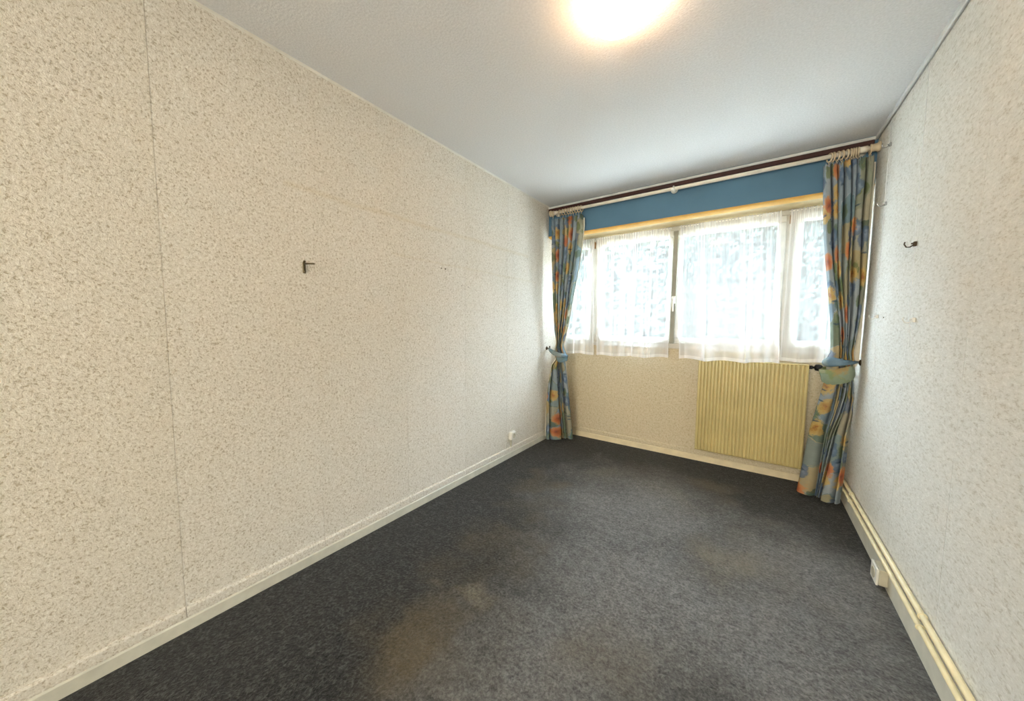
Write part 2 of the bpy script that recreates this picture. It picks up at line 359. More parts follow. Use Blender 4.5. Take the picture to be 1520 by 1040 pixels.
sstruct('wall_hall', hh, 'white_paint', 'unseen white walls added around the rear fill light')  # unseen shell put in to hold the rear fill

# skirtings: painted board with a papered strip over it
def skirt_left():
    p = struct('baseboard_left', 'cream skirting along the long left wall')
    MB().prismy([(XL, 0), (XL+.014, 0), (XL+.014, .047), (XL+.010, .053), (XL, .053)], YR, YD).build('painted_board', 'skirting', p)
    y = .297-.553*2
    while y < YD:
        a, b = max(y+.001, YR), min(y+.552, YD)
        MB().prismy([(XL, .053), (XL+.009, .053), (XL+.010, .060), (XL+.010, .090), (XL+.006, .098), (XL, .098)], a, b).build('papered_moulding', 'paper_left', p); y += .553
skirt_left()
p = struct('baseboard_back', 'cream skirting under the window')
MB().prism([(YD, 0), (YD, .055), (YD-.010, .055), (YD-.014, .049), (YD-.014, 0)], XL+.016, XR-.016).build('painted_board', 'skirting_back', p)
MB().prism([(YD, .055), (YD, .100), (YD-.006, .100), (YD-.010, .092), (YD-.010, .062), (YD-.008, .055)], XL+.016, XR-.016).build('papered_moulding', 'paper_back', p)
p = struct('baseboard_right', 'white skirting below the pipes')
MB().prismy([(XR, 0), (XR, .092), (XR-.010, .092), (XR-.014, .084), (XR-.014, 0)], YR, YD).build('painted_board', 'skirting', p)

sstruct('trim_1', MB().prismy([(XL, ZC), (XL+.007, ZC), (XL+.004, ZC-.006), (XL, ZC-.010)], YR, YB), 'white_paint', 'thin white bead between left wall and ceiling')

# shutter box over the window
ZB = H+.935
sb = struct('trim_2', 'blue painted roller shutter box above the window')
MB().box((XL, YB, ZB), (XR, YD+.2, ZC)).build('blue_panel', 'blue', sb)
MB().box((XL, YB+.05, ZB-.006), (XR, YD+.05, ZB)).build('underside_board', 'cream_lintel', sb)
prof = [(YB-.004+.030-.030*math.cos(a)*1., ZB-.016*math.sin(a)) for a in [PI*i/14 for i in range(15)]]
MB().prism([(YB-.004, ZB)]+[(YB+.050-.054*math.cos(PI*i/12), ZB-.020*math.sin(PI*i/12)) for i in range(1, 12)]+[(YB+.10, ZB)], XL, XR).build('yellow_lip', 'yellow', sb)

# picture rail on the right wall and along the ceiling edge of the shutter box
p = struct('trim_3', 'grey white picture rail along right wall and window wall')
MB().prismy([(XR, ZC), (XR-.012, ZC), (XR-.016, ZC-.006), (XR-.016, ZC-.026), (XR-.010, ZC-.030), (XR-.010, ZC-.024), (XR, ZC-.024)], YR, YB).build('rail', 'rail', p)
MB().prism([(YB, ZC-.006), (YB-.010, ZC-.006), (YB-.012, ZC-.010), (YB-.012, ZC-.024), (YB, ZC-.028)], XL, XR-.016).build('rail', 'rail', p)
sstruct('trim_4', MB().box((XL+.005, YB-.022, H+1.180), (XR-.02, YB, H+1.212), .003), 'brown', 'dark brown strip behind the curtain rod')  # solid dark brown strip along the top of the shutter box

# ------------------------------------------------------------------ window
wn = struct('window_1', 'wide cream window with two casements and narrow side lights', (0, YD, 0))
y0, y1 = YD-.012, YD+.06
zt, zb = ZB, ZS
f = MB()
f.box((XL, y0, zt-.045), (XR, y1, zt-.006), .004); f.box((XL, y0, zb), (XR, y1, zb+.045), .004)
f.box((XL, y0, zb+.045), (XL+.04, y1, zt-.045), .004); f.box((XR-.04, y0, zb+.045), (XR, y1, zt-.045), .004)
f.build('window_frame', 'frame', wn)
muls = [(-1.462, -1.400), (.165, .225)]
for a, b in muls: MB().box((a, y0, zb+.045), (b, y1, zt-.045), .004).build('mullion', 'frame', wn)
MB().box((XL, YD-.022, zb-.012), (XR, y0, zb+.006), .004).build('window_sill', 'frame', wn)
def sash(x0, x1, st=.055, front=YD-.028):
    o = MB(); a, b = zb+.035, zt-.050; k = front+.05
    o.box((x0, front, b-st), (x1, k, b), .004); o.box((x0, front, a), (x1, k, a+st), .004)
    o.box((x0, front, a+st), (x0+st, k, b-st), .004); o.box((x1-st, front, a+st), (x1, k, b-st), .004)
    s = o.build('sash', 'frame', wn)
    MB().box((x0+st-.004, front+.02, a+st-.004), (x1-st+.004, front+.026, b-st+.004)).build('pane', 'glass', s)
    return s
sash(XL+.035, -1.455); sA = sash(-1.407, -.640); sB = sash(-.634, .170, .055); sash(.220, XR-.035)
MB().box((-.660, YD-.042, zb+.04), (-.614, YD-.026, zt-.055), .004).build('cover_strip', 'strip_backlit', wn)
hz = at(1000, 445, YD-.04)
h = MB(); h.box((hz.x-.016, YD-.05, hz.z-.035), (hz.x+.016, YD-.042, hz.z+.035), .004)
h.tube([(hz.x, YD-.05, hz.z+.01), (hz.x, YD-.085, hz.z+.01)], .009); h.tube([(hz.x, YD-.085, hz.z+.018), (hz.x+.002, YD-.09, hz.z-.05), (hz.x+.004, YD-.085, hz.z-.11)], [.011, .010, .007], flat=.7)
h.build('handle', 'plastic', wn)
for x in (-1.43, .195): MB().tube([(x, y0-.010, zt-.12), (x, y0-.010, zt-.055)], .008).build('hinge', 'hinge', wn)

# ------------------------------------------------------------------ sheers
rng = random.Random(4)
def sheer_curtain(xt0, xt1, xb0, xb1, zb_l, zb_r, label, seed, yfront=YD-.062, bulge=None):
    r = random.Random(seed); ztop = H+.905; nu, nz = 150, 44
    t = thing('sheer_curtain', label, 'curtain', ((xt0+xt1)/2, yfront, ztop), 'white sheer curtains on the window')
    w = xt1-xt0; K = max(3, int(w/.085)); ph = [r.uniform(0, 6.28) for _ in range(6)]
    cuts = sorted(r.uniform(0, 1) for _ in range(K))
    def off(u, v):
        fine = .0035*math.sin(u*w*260+ph[0])*math.exp(-v*5)
        g = 0
        for i, c in enumerate(cuts):
            d = (u-c-(v*.03)*math.sin(ph[i % 6]+i))*w/.034
            g += math.exp(-d*d)*(.6+.4*math.sin(i*2.3+ph[2]))
        return fine + (.008+.050*v**.7)*(g-.4) + .006*v*math.sin(u*w*34+ph[1])
    rows = []; 
    for i in range(nz):
        v = i/(nz-1); row = []
        for k in range(nu):
            u = k/(nu-1)
            x = (xt0+(xt1-xt0)*u)*(1-v)+(xb0+(xb1-xb0)*u)*v + .012*v*math.sin(u*w*40+ph[3])*math.sin(u*PI)
            zbot = zb_l+(zb_r-zb_l)*u + .006*math.sin(u*w*22+ph[4])
            zz = ztop+.010+.004*math.sin(u*w*330+ph[5])*(1-v)**8; zz = zz*(1-v)+zbot*v
            yy = yfront-off(u, v)
            if bulge and v > .84:
                q = max(0, 1-abs((u-bulge[0])/bulge[1])**3); yy -= bulge[2]*q*min(1, (v-.84)/.11)**1.2
            row.append(Vector((x, yy, zz)))
        rows.append(row)
    MB().sheet(rows).build('voile', 'sheer', t)
    hem = MB(); nh = 2
    hem.sheet([[p+Vector((0, -.0015, 0)) for p in rw] for rw in rows[-nh:]])
    hem.sheet([[rw[0]+Vector((0, -.0015, 0)), rw[1]+Vector((0, -.0015, 0)), rw[1]+Vector((.006, -.0015, 0))] for rw in rows])
    hem.sheet([[rw[-1]+Vector((-.008, -.0015, 0)), rw[-1]+Vector((0, -.0015, 0))] for rw in rows])
    hem.build('hem', 'sheer_hem', t)
    MB().tube([(xt0-.01, yfront+.006, ztop), (xt1+.01, yfront+.006, ztop)], .004, 8).build('curtain_wire', 'white_paint', t)
    return t
def X(px, py, y=YD-.062): return at(px, py, y).x
sheer_curtain(-1.79, X(880, 420), -1.79, X(880, 522), H-.315, H-.318, 'narrow white sheer hanging beside the left floral curtain', 11)
sheer_curtain(X(886, 357), X(995, 343), X(884, 526), X(991, 531), H-.322, H-.305, 'wide white sheer over the left casement, beige wall bare beneath it', 12)
sheer_curtain(X(1010, 340), X(1160, 320), X(1007, 533), X(1156, 535), H-.306, H-.288, 'wide white sheer whose hem hangs over the top of the ochre radiator', 15, bulge=(.66, .60, .108))
sheer_curtain(X(1175, 311), .575, X(1158, 528), .575, H-.282, H-.268, 'narrow white sheer hanging beside the right floral curtain', 14)

# ------------------------------------------------------------------ floral curtains
YROD = YB-.058; ZROD = H+1.147
def interp(keys, z):                                    # keys: (z, x, y) from the top down
    if z >= keys[0][0]: return keys[0][1], keys[0][2]
    for a, b in zip(keys, keys[1:]):
        if a[0] >= z >= b[0]:
            t = (a[0]-z)/max(1e-6, a[0]-b[0]); return a[1]+(b[1]-a[1])*t, a[2]+(b[2]-a[2])*t
    return keys[-1][1], keys[-1][2]
def smooth_keys(pts):
    k = []
    for px, py, y in pts: q = at(px, py, y); k.append((q.z, q.x, q.y))
    return k
def weights(ws, z):                                     # ws: list of (z, [lobe widths])
    if z >= ws[0][0]: w = ws[0][1]
    elif z <= ws[-1][0]: w = ws[-1][1]
    else:
        for a, b in zip(ws, ws[1:]):
            if a[0] >= z >= b[0]:
                t = (a[0]-z)/(a[0]-b[0]); w = [p+(q-p)*t for p, q in zip(a[1], b[1])]; break
    s = sum(w); return [x/s for x in w]
def drape(Lk, Rk, ztop, zbot, ws, seed, uv0, amp=1., depth=.50, lean=0.):
    r = random.Random(seed); n = len(ws[0][1]); per = 26; nz = 130
    rows, uvs = [], []; ph = [r.uniform(0, 6.28) for _ in range(n)]; am = [r.uniform(.75, 1.2) for _ in range(n)]
    for i in range(nz):
        v = i/(nz-1); z = ztop+(zbot-ztop)*v
        lx, ly = interp(Lk, z); rx, ry = interp(Rk, z); w = weights(ws, z); d = Vector((rx-lx, ry-ly)); D = d.length
        nx, ny = d.y/D, -d.x/D; row, uvr = [], []; b = 0
        for k in range(n):
            wk = w[k]*D; A = min(.070, depth*wk+.038)*am[k]*amp
            for j in range(per if k < n-1 else per+1):
                t = j/per; s = max(-1, min(1, (2*t-1)/.86))
                sh = math.sqrt(max(0, 1-abs(s)**2.6))
                side = .30*math.sin(2*PI*t)*min(1, wk/.03)*max(.3, 1-wk/.12)
                head = max(0, 1-(ztop-z)/.075)
                off = A*sh*(1-.35*head) + .007*head*math.cos(6*PI*t) + .003*math.sin(z*9+ph[k])
                e = b+w[k]*(t-side*.5)
                sway = .004*math.sin(z*5+ph[k])
                row.append(Vector((lx+d.x*e+nx*off+sway, ly+d.y*e+ny*off, z+.004*math.sin(6*PI*t+ph[k])*head)))
                uvr.append((uv0[0]+(k+t)*.105, uv0[1]+z))
            b += w[k]
        rows.append(row); uvs.append(uvr)
    return rows, uvs
def rings(t, pxs, ydir=0.):
    for i, (px, tilt) in enumerate(pxs):
        x = at(px, 230 if px > 1000 else 312, YROD).x
        m = MB(); a = Vector((1, tilt, 0)); c = Vector((x, YROD, ZROD+.0145-.0214))
        m.torus(c, a, .026, .0048); e = c+Vector((0, 0, -.034)); m.torus(e, (0, 1, 0), .005, .0015, 10, 6)
        m.tube([e+Vector((0, 0, -.004)), e+Vector((0, .004, -.018))], .0015, 6)
        m.build('ring', 'ring', t)
yt = YROD
# right curtain
RL = smooth_keys([(1221, 240, yt), (1222, 300, yt), (1224, 355, yt), (1228, 430, yt), (1231, 480, yt+.01), (1232, 522, yt+.03), (1227, 531, yt+.01), (1226, 541, yt+.01), (1226, 552, yt+.02), (1223, 568, yt+.03),
                  (1214, 600, yt+.08), (1204, 632, yt+.12), (1191, 690, yt+.15), (1184, 722, yt+.16)])
RR = smooth_keys([(1299, 226, yt), (1295, 280, yt), (1290, 325, yt), (1281, 430, yt), (1274.5, 480, yt+.01), (1266, 530, yt+.03), (1266, 560, yt+.04), (1268, 590, yt+.05), (1266, 615, yt+.05), (1259, 650, yt+.04), (1253, 700, yt+.04), (1247, 742, yt+.04)])
zr = [H+1.09, H+.35, H-.20, H-.42, H-1.20]
RW = [(zr[0], [1, .9, .9, 1, .8, 1.2, 1.1]), (zr[1], [1.2, .8, .7, .9, .5, 1.3, 1]), (zr[2], [2.2, .5, .5, .5, .4, .9, .6]), (zr[3], [2.3, .5, .45, .5, .5, .6, .5]), (zr[4], [3.0, .18, .22, .16, .3, 1.9, .5])]
ct = thing('floral_curtain', 'floral orange, blue and green curtain hanging beside the radiator valve by the grey cream wall', 'curtain', (.45, YROD, 0), 'floral curtains either side of the window')
rows, uvs = drape(RL, RR, H+1.088, .022, RW, 3, (.0, 0))
MB().sheet(rows, uvs).build('drape', 'floral', ct)
lk = []
for i in range(40):
    z = H+1.07+(-.235-1.07)*i/39; xr_, yr_ = interp(RR, z); a = Vector((xr_-.10, yr_+.03, z)); v = i/39
    e = Vector((XR-.006, YB-.02-.008*math.sin(v*3), z)); lk.append([a+(e-a)*k/8+Vector((0, .010*math.sin(k*1.2)*v, 0)) for k in range(9)])
for i in range(1, 8):
    v = i/7; z = H-.235-.10*v; e = Vector((XR-.006-.040*v, YB-.02, z)); a = Vector((XR-.12, YB+.03, z)); lk.append([a+(e-a)*k/8 for k in range(9)])
MB().sheet(lk).build('lining', 'lining', ct)['label'] = 'plain ivory lining edge'
rings(ct, [(1232, .5), (1237, .3), (1243.5, .35), (1250, .3), (1257, .25), (1262.5, .1), (1266.5, .0), (1270.5, -.1), (1274, -.1), (1291.5, .05)])
# left curtain
LL = smooth_keys([(818.5, 319, yt), (821.5, 345, yt), (822, 450, yt), (823.5, 490, yt+.03), (826, 508, yt+.05), (824.5, 516, yt+.05), (824, 527, yt+.05), (826, 533, yt+.06), (819.5, 541, yt+.05), (814, 570, yt+.03), (811, 600, yt+.02), (809.5, 640, yt+.01), (809.3, 649, yt)])
LR = smooth_keys([(867, 319, yt), (867, 335, yt), (864, 365, yt), (858, 401, yt+.01), (848, 454, yt+.03), (841, 494, yt+.06), (836.5, 511, yt+.07), (839, 519, yt+.07), (842, 526, yt+.08), (839.5, 535, yt+.09), (840, 540, yt+.1), (842, 562, yt+.14), (845.5, 615, yt+.2), (848.5, 645, yt+.22)])
LW = [(H+1.07, [1, 1, .9, 1, .9, 1, 1]), (H+.1, [1, .8, 1, .9, .8, 1, 1]), (H-.22, [1, .8, .7, .8, .9, 1, 1.4]), (H-.45, [.7, 2.0, .4, .3, .4, .5, 1.6]), (H-1.1, [.9, 3.6, .22, .25, .6, .35, 1.6]), (H-1.22, [.9, 3.9, .2, .2, .5, .35, 1.7])]
cl = thing('floral_curtain', 'floral orange, blue and green curtain tied back in the corner by the cream wall', 'curtain', (-1.7, YROD, 0), 'floral curtains either side of the window')
rows, uvs = drape(LL, LR, H+1.072, .020, LW, 8, (2.3, .35))
MB().sheet(rows, uvs).build('drape', 'floral', cl)
lk = []
for i in range(30):
    z = H+1.05-(1.05+1.22)*i/29; xl_, yl_ = interp(LL, z); xr_, yr_ = interp(LR, z)
    lk.append([Vector((xl_+(xr_-xl_)*k/8 + (-.010 if k == 0 and z < H-.32 else .004), yl_+(yr_-yl_)*k/8+.008, z)) for k in range(9)])
MB().sheet(lk).build('lining', 'lining', cl)['label'] = 'plain ivory lining edge'
rings(cl, [(821, .2), (831.5, -.3), (836, -.2), (840, -.3), (844, -.35), (847.7, -.3), (851, -.2), (855, -.25), (859, -.3), (863, -.2)])

# rod
rd = thing('curtain_rod', 'long cream white curtain rod spanning the blue shutter box', 'curtain rod', ((XL+XR)/2, YROD, ZROD))
MB().tube([(at(820, 315, YROD).x, YROD, ZROD), (XR-.012, YROD, ZROD)], .0145, 20).build('pole', 'rod', rd)
for x, d in ((at(817, 315, YROD).x, 1), (XR, -1)):
    MB().lathe((x, YROD, ZROD), (d, 0, 0), [(0, 0), (0, .030), (.010, .031), (.016, .024), (.034, .022), (.044, .025), (.048, .0)]).build('end_cup', 'ring', rd)
bx = at(1000, 280, YROD).x
b = MB(); b.lathe((bx, YB-.022, ZROD), (0, -1, 0), [(0, .0), (0, .028), (.006, .028), (.010, .014), (.016, .012), (.020, .018)], 20)
b.torus((bx, YROD, ZROD), (1, 0, 0), .019, .006)
b.lathe((bx, YROD-.012, ZROD-.010), (0, -.5, -1), [(-.01, .0), (-.008, .012), (.004, .019), (.014, .017), (.020, .010), (.021, .0)], 18)
b.build('bracket', 'plastic', rd)
bx = at(1281, 223, YROD).x
b = MB(); b.lathe((bx, YB, ZROD), (0, -1, 0), [(0, 0), (0, .026), (.01, .024), (.016, .012), (.044, .012)], 18); b.tube([(bx-.022, YROD, ZROD), (bx+.022, YROD, ZROD)], .020, 18); b.build('bracket', 'rod', rd)
bx = at(825, 315, YROD).x
b = MB(); b.lathe((bx, YB, ZROD), (0, -1, 0), [(0, 0), (0, .026), (.01, .024), (.016, .012), (.044, .012)], 18); b.tube([(bx-.014, YROD, ZROD), (bx+.014, YROD, ZROD)], .020, 18); b.build('bracket', 'rod', rd)

# tiebacks: a padded band round the drape and a strap running to the wall hook
def tieback(label, front_top, front_bot, yf, strap, bulk, hook, uv0, mats, grp='fabric tiebacks on wall hooks'):
    n = len(front_top); P0 = at(*front_top[n//2], yf)
    t = thing('curtain_tieback', label, 'tieback', P0, grp)
    A = [at(*q, yf) for q in front_top]; B = [at(*q, yf) for q in front_bot]
    rows, uvs = [], []
    for s in range(7):                                   # rounded padded section
        a = s/6; bul = math.sin(PI*a)**.6*.014; row, uvr = [], []
        for i in range(n):
            e = i/(n-1); p = A[i]+(B[i]-A[i])*a; arch = .085*math.sin(PI*e)**.4
            row.append(p+Vector((0, -arch-bul+.045, 0))); uvr.append((uv0[0]+e*.22, uv0[1]-a*.09))
        rows.append(row); uvs.append(uvr)
    back, buv = [], []                                  # back half of the loop
    for s in range(7):
        a = s/6; row = []
        for i in range(n):
            e = i/(n-1); p = A[i]+(B[i]-A[i])*a; row.append(p+Vector((0, .045+.05*math.sin(PI*e)**.6, .012*math.sin(PI*e))))
        back.append(row); buv.append([(uv0[0]+i/(n-1)*.22, uv0[1]-a*.09) for i in range(n)])
    m = MB(); m.sheet(rows, uvs); m.sheet(back, buv); m.build('band', mats[0], t)
    pts = [at(px, py, y) for px, py, y, r in strap]; rs = [r for *_, r in strap]
    m = MB(); k = len(m.f); m.tube(pts, rs, 16, True, .85)
    m.uv = [[(uv0[2]+Vector(m.v[i]).x*.9, uv0[3]+Vector(m.v[i]).z*.9) for i in f_] for f_ in m.f]
    m.build('strap', mats[1], t)
    return t
tieback('wide green floral tieback cinching the curtain beside the radiator', [(1216.5, 549), (1224, 548), (1232, 547), (1242, 546), (1253, 544), (1263, 542), (1270, 542)],
        [(1221, 567), (1226, 569.5), (1234, 570), (1244, 569), (1256, 567), (1266, 563), (1272, 559)], yt-.012,
        [(1223, 539, yt-.01, .012), (1225.5, 538, yt-.02, .028), (1230, 537, yt-.04, .038), (1236, 537, yt-.055, .037), (1243, 537.5, yt-.06, .030), (1252, 538, yt-.052, .023), (1262, 538, yt-.03, .016), (1270, 537.5, yt+.015, .010), (1275, 537.5, yt+.03, .006)], 0, 0, (.74, 1.93, .2, .9), ('floral_green', 'floral_blue'))
tieback('narrow blue grey floral tieback on the curtain in the corner', [(825, 527), (828, 528), (831, 528.6), (834, 529), (837, 528.5), (840.5, 527)],
        [(827, 534), (829, 535.6), (831, 536.6), (834, 537.4), (837, 537.3), (839.5, 536)], yt+.035,
        [(814.5, 517, yt+.05, .010), (818, 520.5, yt+.02, .020), (823, 524, yt-.005, .026), (830, 527, yt-.02, .026), (837, 528, yt-.005, .022), (841, 527.5, yt+.03, .014)], 0, 0, (.3, .55, 1.4, .2), ('floral_blue', 'floral_blue'))
def hook(p, sgn, label):
    t = thing('tieback_hook', label, 'hook', p, 'bronze tieback hooks')
    MB().lathe(p, (sgn, 0, 0), [(0, 0), (0, .020), (.004, .020), (.008, .012), (.010, .005), (.010, .0)], 18).build('wall_plate', 'bronze', t)
    v = Vector(p); MB().tube([v+Vector((sgn*.008, 0, 0)), v+Vector((sgn*.030, -.004, 0)), v+Vector((sgn*.045, -.012, .004)), v+Vector((sgn*.048, -.018, .014))], .005, 10).build('arm', 'bronze', t)
    MB().lathe(v+Vector((sgn*.048, -.018, .012)), (0, -.3, 1), [(0, 0), (.002, .006), (.008, .008), (.014, .005), (.016, 0)], 12).build('knob', 'bronze', t)
hook(atx(1277.5, 538, XR), -1, 'bronze hook on the grey cream wall holding a green floral tieback')
hook(atx(811.5, 516.5, XL), 1, 'bronze hook on the long cream wall holding a blue grey tieback')

# ------------------------------------------------------------------ radiator
yf = YD-.105; q0, q1 = at(1037, 533, yf), at(1201, 541, yf); rx0, rx1 = q0.x, at(1196, 620, yf).x
zt_ = (q0.z+q1.z)/2; zb_ = (at(1033, 668, yf).z+at(1186, 696, yf).z)/2
ra = thing('radiator', 'ochre yellow ribbed panel radiator below the window', 'radiator', ((rx0+rx1)/2, YD-.06, zb_))
NR = 29; pw = (rx1-rx0)/NR; m = MB()
rr_ = random.Random(2)
prof = []
for i in range(NR):
    x = rx0+i*pw; d = rr_.uniform(-.0006, .0006)
    prof += [(x, yf+.012), (x+pw*.10, yf+.0115), (x+pw*.20, yf+.0015+d), (x+pw*.34, yf+d), (x+pw*.66, yf+d), (x+pw*.80, yf+.0015+d), (x+pw*.90, yf+.0115)]
prof.append((rx1, yf+.012)); n = len(prof)
zlev = [zb_+.004, zb_+.012, zt_-.012, zt_-.003]; offs = [.006, 0, 0, .005]
m.sheet([[Vector((x, y+o_, z)) for x, y in prof] for z, o_ in zip(zlev, offs)], None, False)
m.box((rx0, yf+.014, zb_), (rx1, yf+.034, zt_-.002), .003)
m.build('ribbed_panel', 'radiator', ra)
m = MB(); m.box((rx0, yf+.004, zt_-.005), (rx1, yf+.075, zt_+.004), .003)
m.build('top_cover', 'radiator_top', ra)
for x in (rx0, rx1-.004): MB().box((x, yf+.010, zb_+.01), (x+.004, yf+.075, zt_-.004), .001).build('side_cover', 'radiator', ra)
m = MB(); m.box((rx0+.01, yf+.055, zb_+.02), (rx1-.01, yf+.068, zt_-.02), .004)
m.build('rear_panel', 'radiator', ra)
for x in (rx0+.12, rx1-.12): MB().box((x-.015, yf+.066, zb_+.2), (x+.015, YD-.0015, zt_-.2), .003).build('wall_bracket', 'radiator', ra)
vz = at(1212, 545.5, yf+.04); vy = yf+.04
m = MB(); m.lathe((rx1-.002, vy, vz.z), (1, 0, 0), [(0, 0), (0, .012), (.016, .014), (.024, .014), (.025, .009), (.034, .009), (.036, .018), (.042, .024), (.060, .026), (.074, .023), (.082, .014), (.084, .009), (.125, .008), (.125, 0)], 20)
m.build('valve', 'black', ra)
# heating pipes
pp = thing('heating_pipe', 'upper cream heating pipe above the skirting of the grey cream wall', 'pipe', (XR-.02, 1.5, .163), 'heating pipes along the skirting')
zu = H-1.096; zl = H-1.142
MB().tube([(XR-.0165, YR+.01, zu), (XR-.0165, YD-.10, zu), (XR-.020, YD-.075, zu), (XR-.034, YD-.064, zu), (rx1+.16, vy+.0, zu), (rx1+.135, vy, zu+.012), (rx1+.125, vy, zu+.035), (rx1+.125, vy, vz.z-.0095)], .0105, 14).build('pipe_run', 'pipe', pp)
pl = thing('heating_pipe', 'lower cream heating pipe resting along the top of the skirting', 'pipe', (XR-.02, 1.5, .116), 'heating pipes along the skirting')
MB().tube([(XR-.020, YR+.01, zl), (XR-.020, YD-.10, zl), (XR-.030, YD-.075, zl), (XR-.05, YD-.064, zl), (rx1+.02, vy, zl), (rx1-.012, vy, zl+.008), (rx1-.02, vy, zb_-.002)], .0095, 14).build('pipe_run', 'pipe', pl)
for o_, zz, xx, rad in ((pp, zu, XR-.0165, .0105), (pl, zl, XR-.020, .0095)):
    for y in (3.06, 1.9, .6):
        MB().torus((xx, y, zz), (0, 1, 0), rad+.0015, .003, 16, 6).build('pipe_clip', 'pipe', o_)

# ------------------------------------------------------------------ sockets
sy0, sy1 = 2.285, 2.375
so = thing('wall_socket', 'white surface mounted socket on the skirting under the heating pipes', 'socket', (XR-.014, (sy0+sy1)/2, .05))
m = MB().box((XR-.046, sy0, .022), (XR-.014, sy1, .100), .003); m.build('back_box', 'plastic_grey', so)  # box coloured greyer for the shade on its side away from the window
MB().box((XR-.056, sy0-.002, .020), (XR-.046, sy1+.002, .102), .003).build('face_plate', 'plastic', so)
m = MB().lathe((XR-.0562, (sy0+sy1)/2, .061), (-1, 0, 0), [(0, .026), (.002, .026), (.002, .021), (.0005, .019), (.0005, 0)], 20); m.build('socket_well', 'plastic_grey', so)
s2 = thing('wall_socket', 'small cream socket with a short cable on the long cream wall', 'socket', (XL, 2.58, .21))
MB().box((XL, 2.545, H-1.085), (XL+.030, 2.618, H-1.010), .004).build('back_box', 'plastic', s2)
MB().box((XL+.030, 2.549, H-1.081), (XL+.036, 2.614, H-1.014), .003).build('face_plate', 'plastic', s2)
MB().lathe((XL+.036, 2.582, H-1.048), (1, 0, 0), [(0, .022), (.002, .022), (.002, .018), (.0005, .016), (.0005, 0)], 18).build('socket_well', 'plastic_grey', s2)
MB().box((XL, 2.572, .098), (XL+.010, 2.586, H-1.083), .002).build('cable_cover', 'plastic_grey', s2)

# ------------------------------------------------------------------ wall hooks and cords
pk = atx(451, 397, XL)
wh = thing('wall_hook', 'tarnished metal bracket hook sticking out of the long cream wall', 'hook', pk)
MB().box((XL, pk.y-.007, pk.z-.028), (XL+.006, pk.y+.007, pk.z+.026), .002).build('back_plate', 'nickel', wh)
MB().tube([(XL+.004, pk.y, pk.z+.018), (XL+.03, pk.y+.012, pk.z+.018), (XL+.06, pk.y+.022, pk.z+.016)], .004, 10).build('pin', 'nickel', wh)
for dz in (.030, -.018): MB().lathe((XL, pk.y+.002, pk.z+dz), (1, 0, 0), [(0, .005), (.006, .005), (.009, .004), (.009, 0)], 12).build('screw', 'nickel', wh)
for px, py, r, lab in ((655, 398, .0045, 'small dark screw head on the cream wall, left of a close pair'), (661, 399, .006, 'small dark screw head on the cream wall, right and larger of a close pair'),
                       (685, 424, .003, 'tiny nail head low beside the pair of screws, the one nearer them'), (695, 426, .003, 'tiny nail head low beside the pair of screws, the one further away')):
    q = atx(px, py, XL); o_ = MB().lathe((0, 0, 0), (1, 0, 0), [(0, r), (.002, r), (.004, r*.6), (.0045, 0)], 12).build('screw' if r > .004 else 'nail', 'nickel', None)
    o_.location = q; tag(o_, lab, 'screw' if r > .004 else 'nail', 'screws and nails left in the cream wall')
def cord(pts, label):
    o_ = MB().tube(pts, .0009, 6).build('picture_wire', 'cord', None, pts[0]); tag(o_, label, 'wire', 'picture wires on the grey cream wall'); return o_
def cord_hook(px, py, mat, label):
    q = atx(px, py, XR); t = thing('picture_hook', label, 'hook', q, 'picture hooks on the cords')
    m = MB(); m.box((XR-.012, q.y-.006, q.z-.010), (XR-.001, q.y+.006, q.z+.012), .002); m.build('clamp', mat, t)
    m = MB(); m.tube([q+Vector((-.010, -.002, -.002)), q+Vector((-.022, -.004, -.012)), q+Vector((-.034, -.006, -.012)), q+Vector((-.042, -.008, .002)), q+Vector((-.040, -.008, .012))], .0028, 8); m.build('hook_wire', mat, t)
    MB().lathe(q+Vector((-.012, 0, .004)), (-1, 0, 0), [(0, .004), (.006, .004), (.007, 0)], 10).build('screw', mat, t)
y1c = 2.955
cord([(XR-.008, y1c, ZC-.03), (XR-.006, y1c-.004, H+.73), (XR-.006, y1c-.012, H+.07), (XR-.004, y1c-.10, H-.25)], 'thin clear cord hanging from the picture rail near the floral curtain')
cord([(XR-.008, 2.42, ZC-.03), (XR-.006, 2.41, H+.5), (XR-.006, 2.37, H+.04), (XR-.004, 2.345, H-.09)], 'thin clear cord hanging further along the grey cream wall, away from the curtain')
cord_hook(1324, 214, 'steel', 'metal hook highest on the cord near the floral curtain, just under the picture rail')
cord_hook(1317, 302, 'steel', 'metal hook in the middle of the cord near the floral curtain')
cord_hook(1304, 470, 'plastic', 'white hook lowest on the cord near the floral curtain')
cord_hook(1361, 362, 'bronze', 'dark hook on the cord furthest from the floral curtain')
cord_hook(1359, 475, 'plastic', 'white hook below the dark hook on the cord furthest from the curtain')
q = atx(1312, 471, XR); o_ = MB().lathe((0, 0, 0), (-1, 0, 0), [(0, .004), (.003, .003), (.0035, 0)], 10).build('nail', 'nickel', None); o_.location = q; tag(o_, 'tiny nail head beside the lowest hook on the grey cream wall', 'nail')

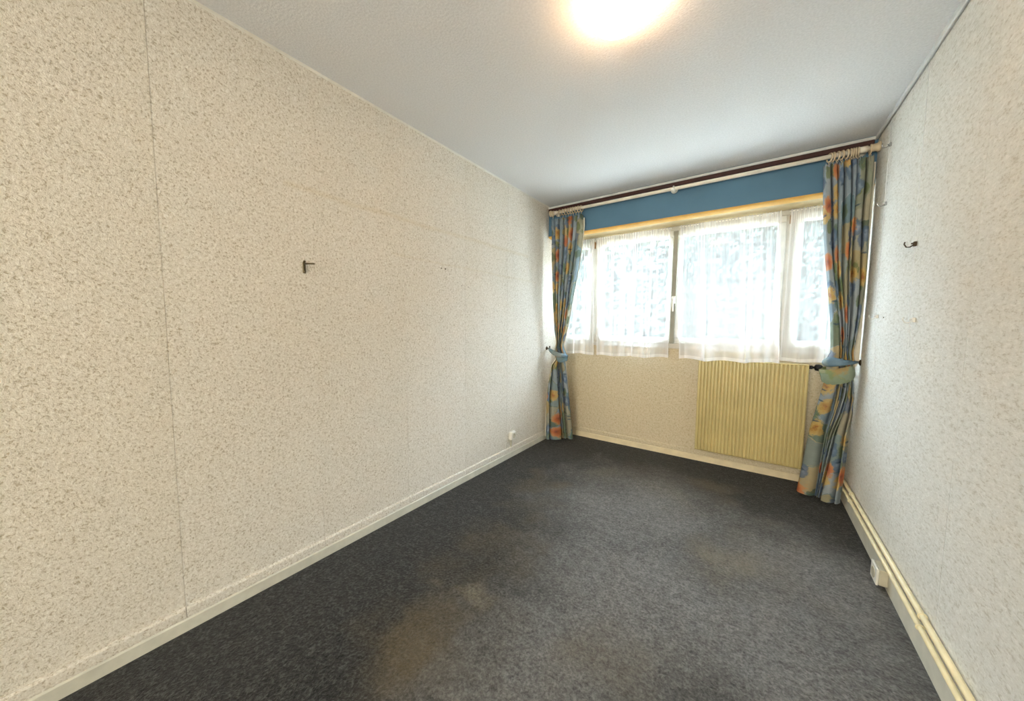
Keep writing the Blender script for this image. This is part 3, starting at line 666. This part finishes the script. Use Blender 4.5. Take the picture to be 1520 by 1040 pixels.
# ------------------------------------------------------------------ ceiling lamp: an opal bowl throwing its light upwards
LX, LY = -.485, 1.37
lp = thing('ceiling_lamp', 'round opal glass bowl lamp hung close under the ceiling', 'lamp', (LX, LY, ZC))
R0 = .11; zr_ = ZC-.050
pr = [(0, .004)]+[(.045*(1-math.cos(a)), R0*math.sin(a)) for a in [PI/2*i/10 for i in range(1, 11)]]
MB().lathe((LX, LY, zr_-.045), (0, 0, 1), pr+[(.045, R0-.004)]+[(.004+.041*(1-math.cos(a)), (R0-.004)*math.sin(a)) for a in [PI/2*i/10 for i in range(9, 0, -1)]], 40).build('bowl', 'opal', lp)
MB().lathe((LX, LY, ZC), (0, 0, -1), [(0, 0), (0, .05), (.012, .048), (.02, .012), (.02, 0)], 24).build('canopy', 'white_paint', lp)
MB().tube([(LX, LY, ZC-.02), (LX, LY, zr_-.042)], .005, 10).build('stem', 'steel', lp)
for k in range(3):
    a = 2*PI*k/3; MB().tube([(LX, LY, ZC-.026), (LX+(R0-.003)*math.cos(a), LY+(R0-.003)*math.sin(a), zr_+.002)], .002, 6).build('support_arm', 'steel', lp)
l = bpy.data.lights.new('bulb', 'POINT'); l.energy = .8; l.color = (1, .72, .50); l.shadow_soft_size = .018
lo = bpy.data.objects.new('bulb', l); lo.location = (LX+.03, LY, ZC-.064); C.objects.link(lo)

# ------------------------------------------------------------------ garden beyond the glass
sstruct('ground', MB().box((-14, YD+.3, -1.1), (12, 26, -1.0)), 'gravel', 'unseen ground outside, pale gravel chosen to bounce light indoors')
def tree(x, y, h, rx, seed, mat, label):
    r = random.Random(seed); t = thing('garden_tree', label, 'tree', (x, y, -1), 'trees outside the window')
    MB().tube([(x, y, -1), (x+.05, y, h*.3-1), (x-.04, y+.05, h*.6-1)], [.16, .12, .06], 10).build('trunk', 'bark', t)
    m = MB()
    for i in range(17000):
        while True:
            a = Vector((r.uniform(-1, 1), r.uniform(-1, 1), r.uniform(-1, 1)))
            if max(abs(a.x)**3+abs(a.y)**3+abs(a.z)**3, 0) < 1 and r.random() < a.length**2+.1: break
        c = Vector((x+a.x*rx, y+a.y*1.0, -1+h*.52+a.z*h*.50)); d = Vector((r.uniform(-1, 1), r.uniform(-1, 1), r.uniform(-1, 1))).normalized()
        u = d.orthogonal().normalized()*r.uniform(.05, .10); w = d.cross(u)*.6; n = len(m.v)
        m.v += [tuple(c-u), tuple(c+w), tuple(c+u*1.1), tuple(c-w)]; m.face([n, n+1, n+2, n+3])
    tag(m.build('foliage', mat, t), None, None, None, 'stuff')
tree(-5.6, 10.8, 6.0, 1.75, 1, 'leaf', 'leafy tree beyond the narrow side light at the corner')
tree(-2.85, 8.4, 4.9, 1.5, 2, 'leaf_pale', 'leafy tree seen through the left casement sheer')
tree(.1, 10.8, 6.0, 1.75, 3, 'leaf_pale', 'leafy tree seen through the casement above the radiator')
tree(2.6, 8.4, 4.9, 1.5, 4, 'leaf', 'leafy tree seen beside the right floral curtain')

hd = thing('sky_block_hedge', 'tall dark hedge added behind the trees to block bright sky gaps', 'hedge', (-1.5, 13.2, -1))  # added to keep bright sky from showing between the trees
hr = random.Random(9); rows = []
for i in range(40):
    z = -1+6.2*i/39; rows.append([Vector((-11+19*k/119, 13.0+hr.uniform(-.10, .10)+.25*math.sin(k*.31+i*.2), z+hr.uniform(-.05, .05))) for k in range(120)])
rows += [[p+Vector((0, .9, 0)) for p in rows[-1]], [Vector((p.x, p.y+.9, -1)) for p in rows[-1]]]
tag(MB().sheet(rows, None, False).build('foliage', 'leaf', hd), None, None, None, 'stuff')
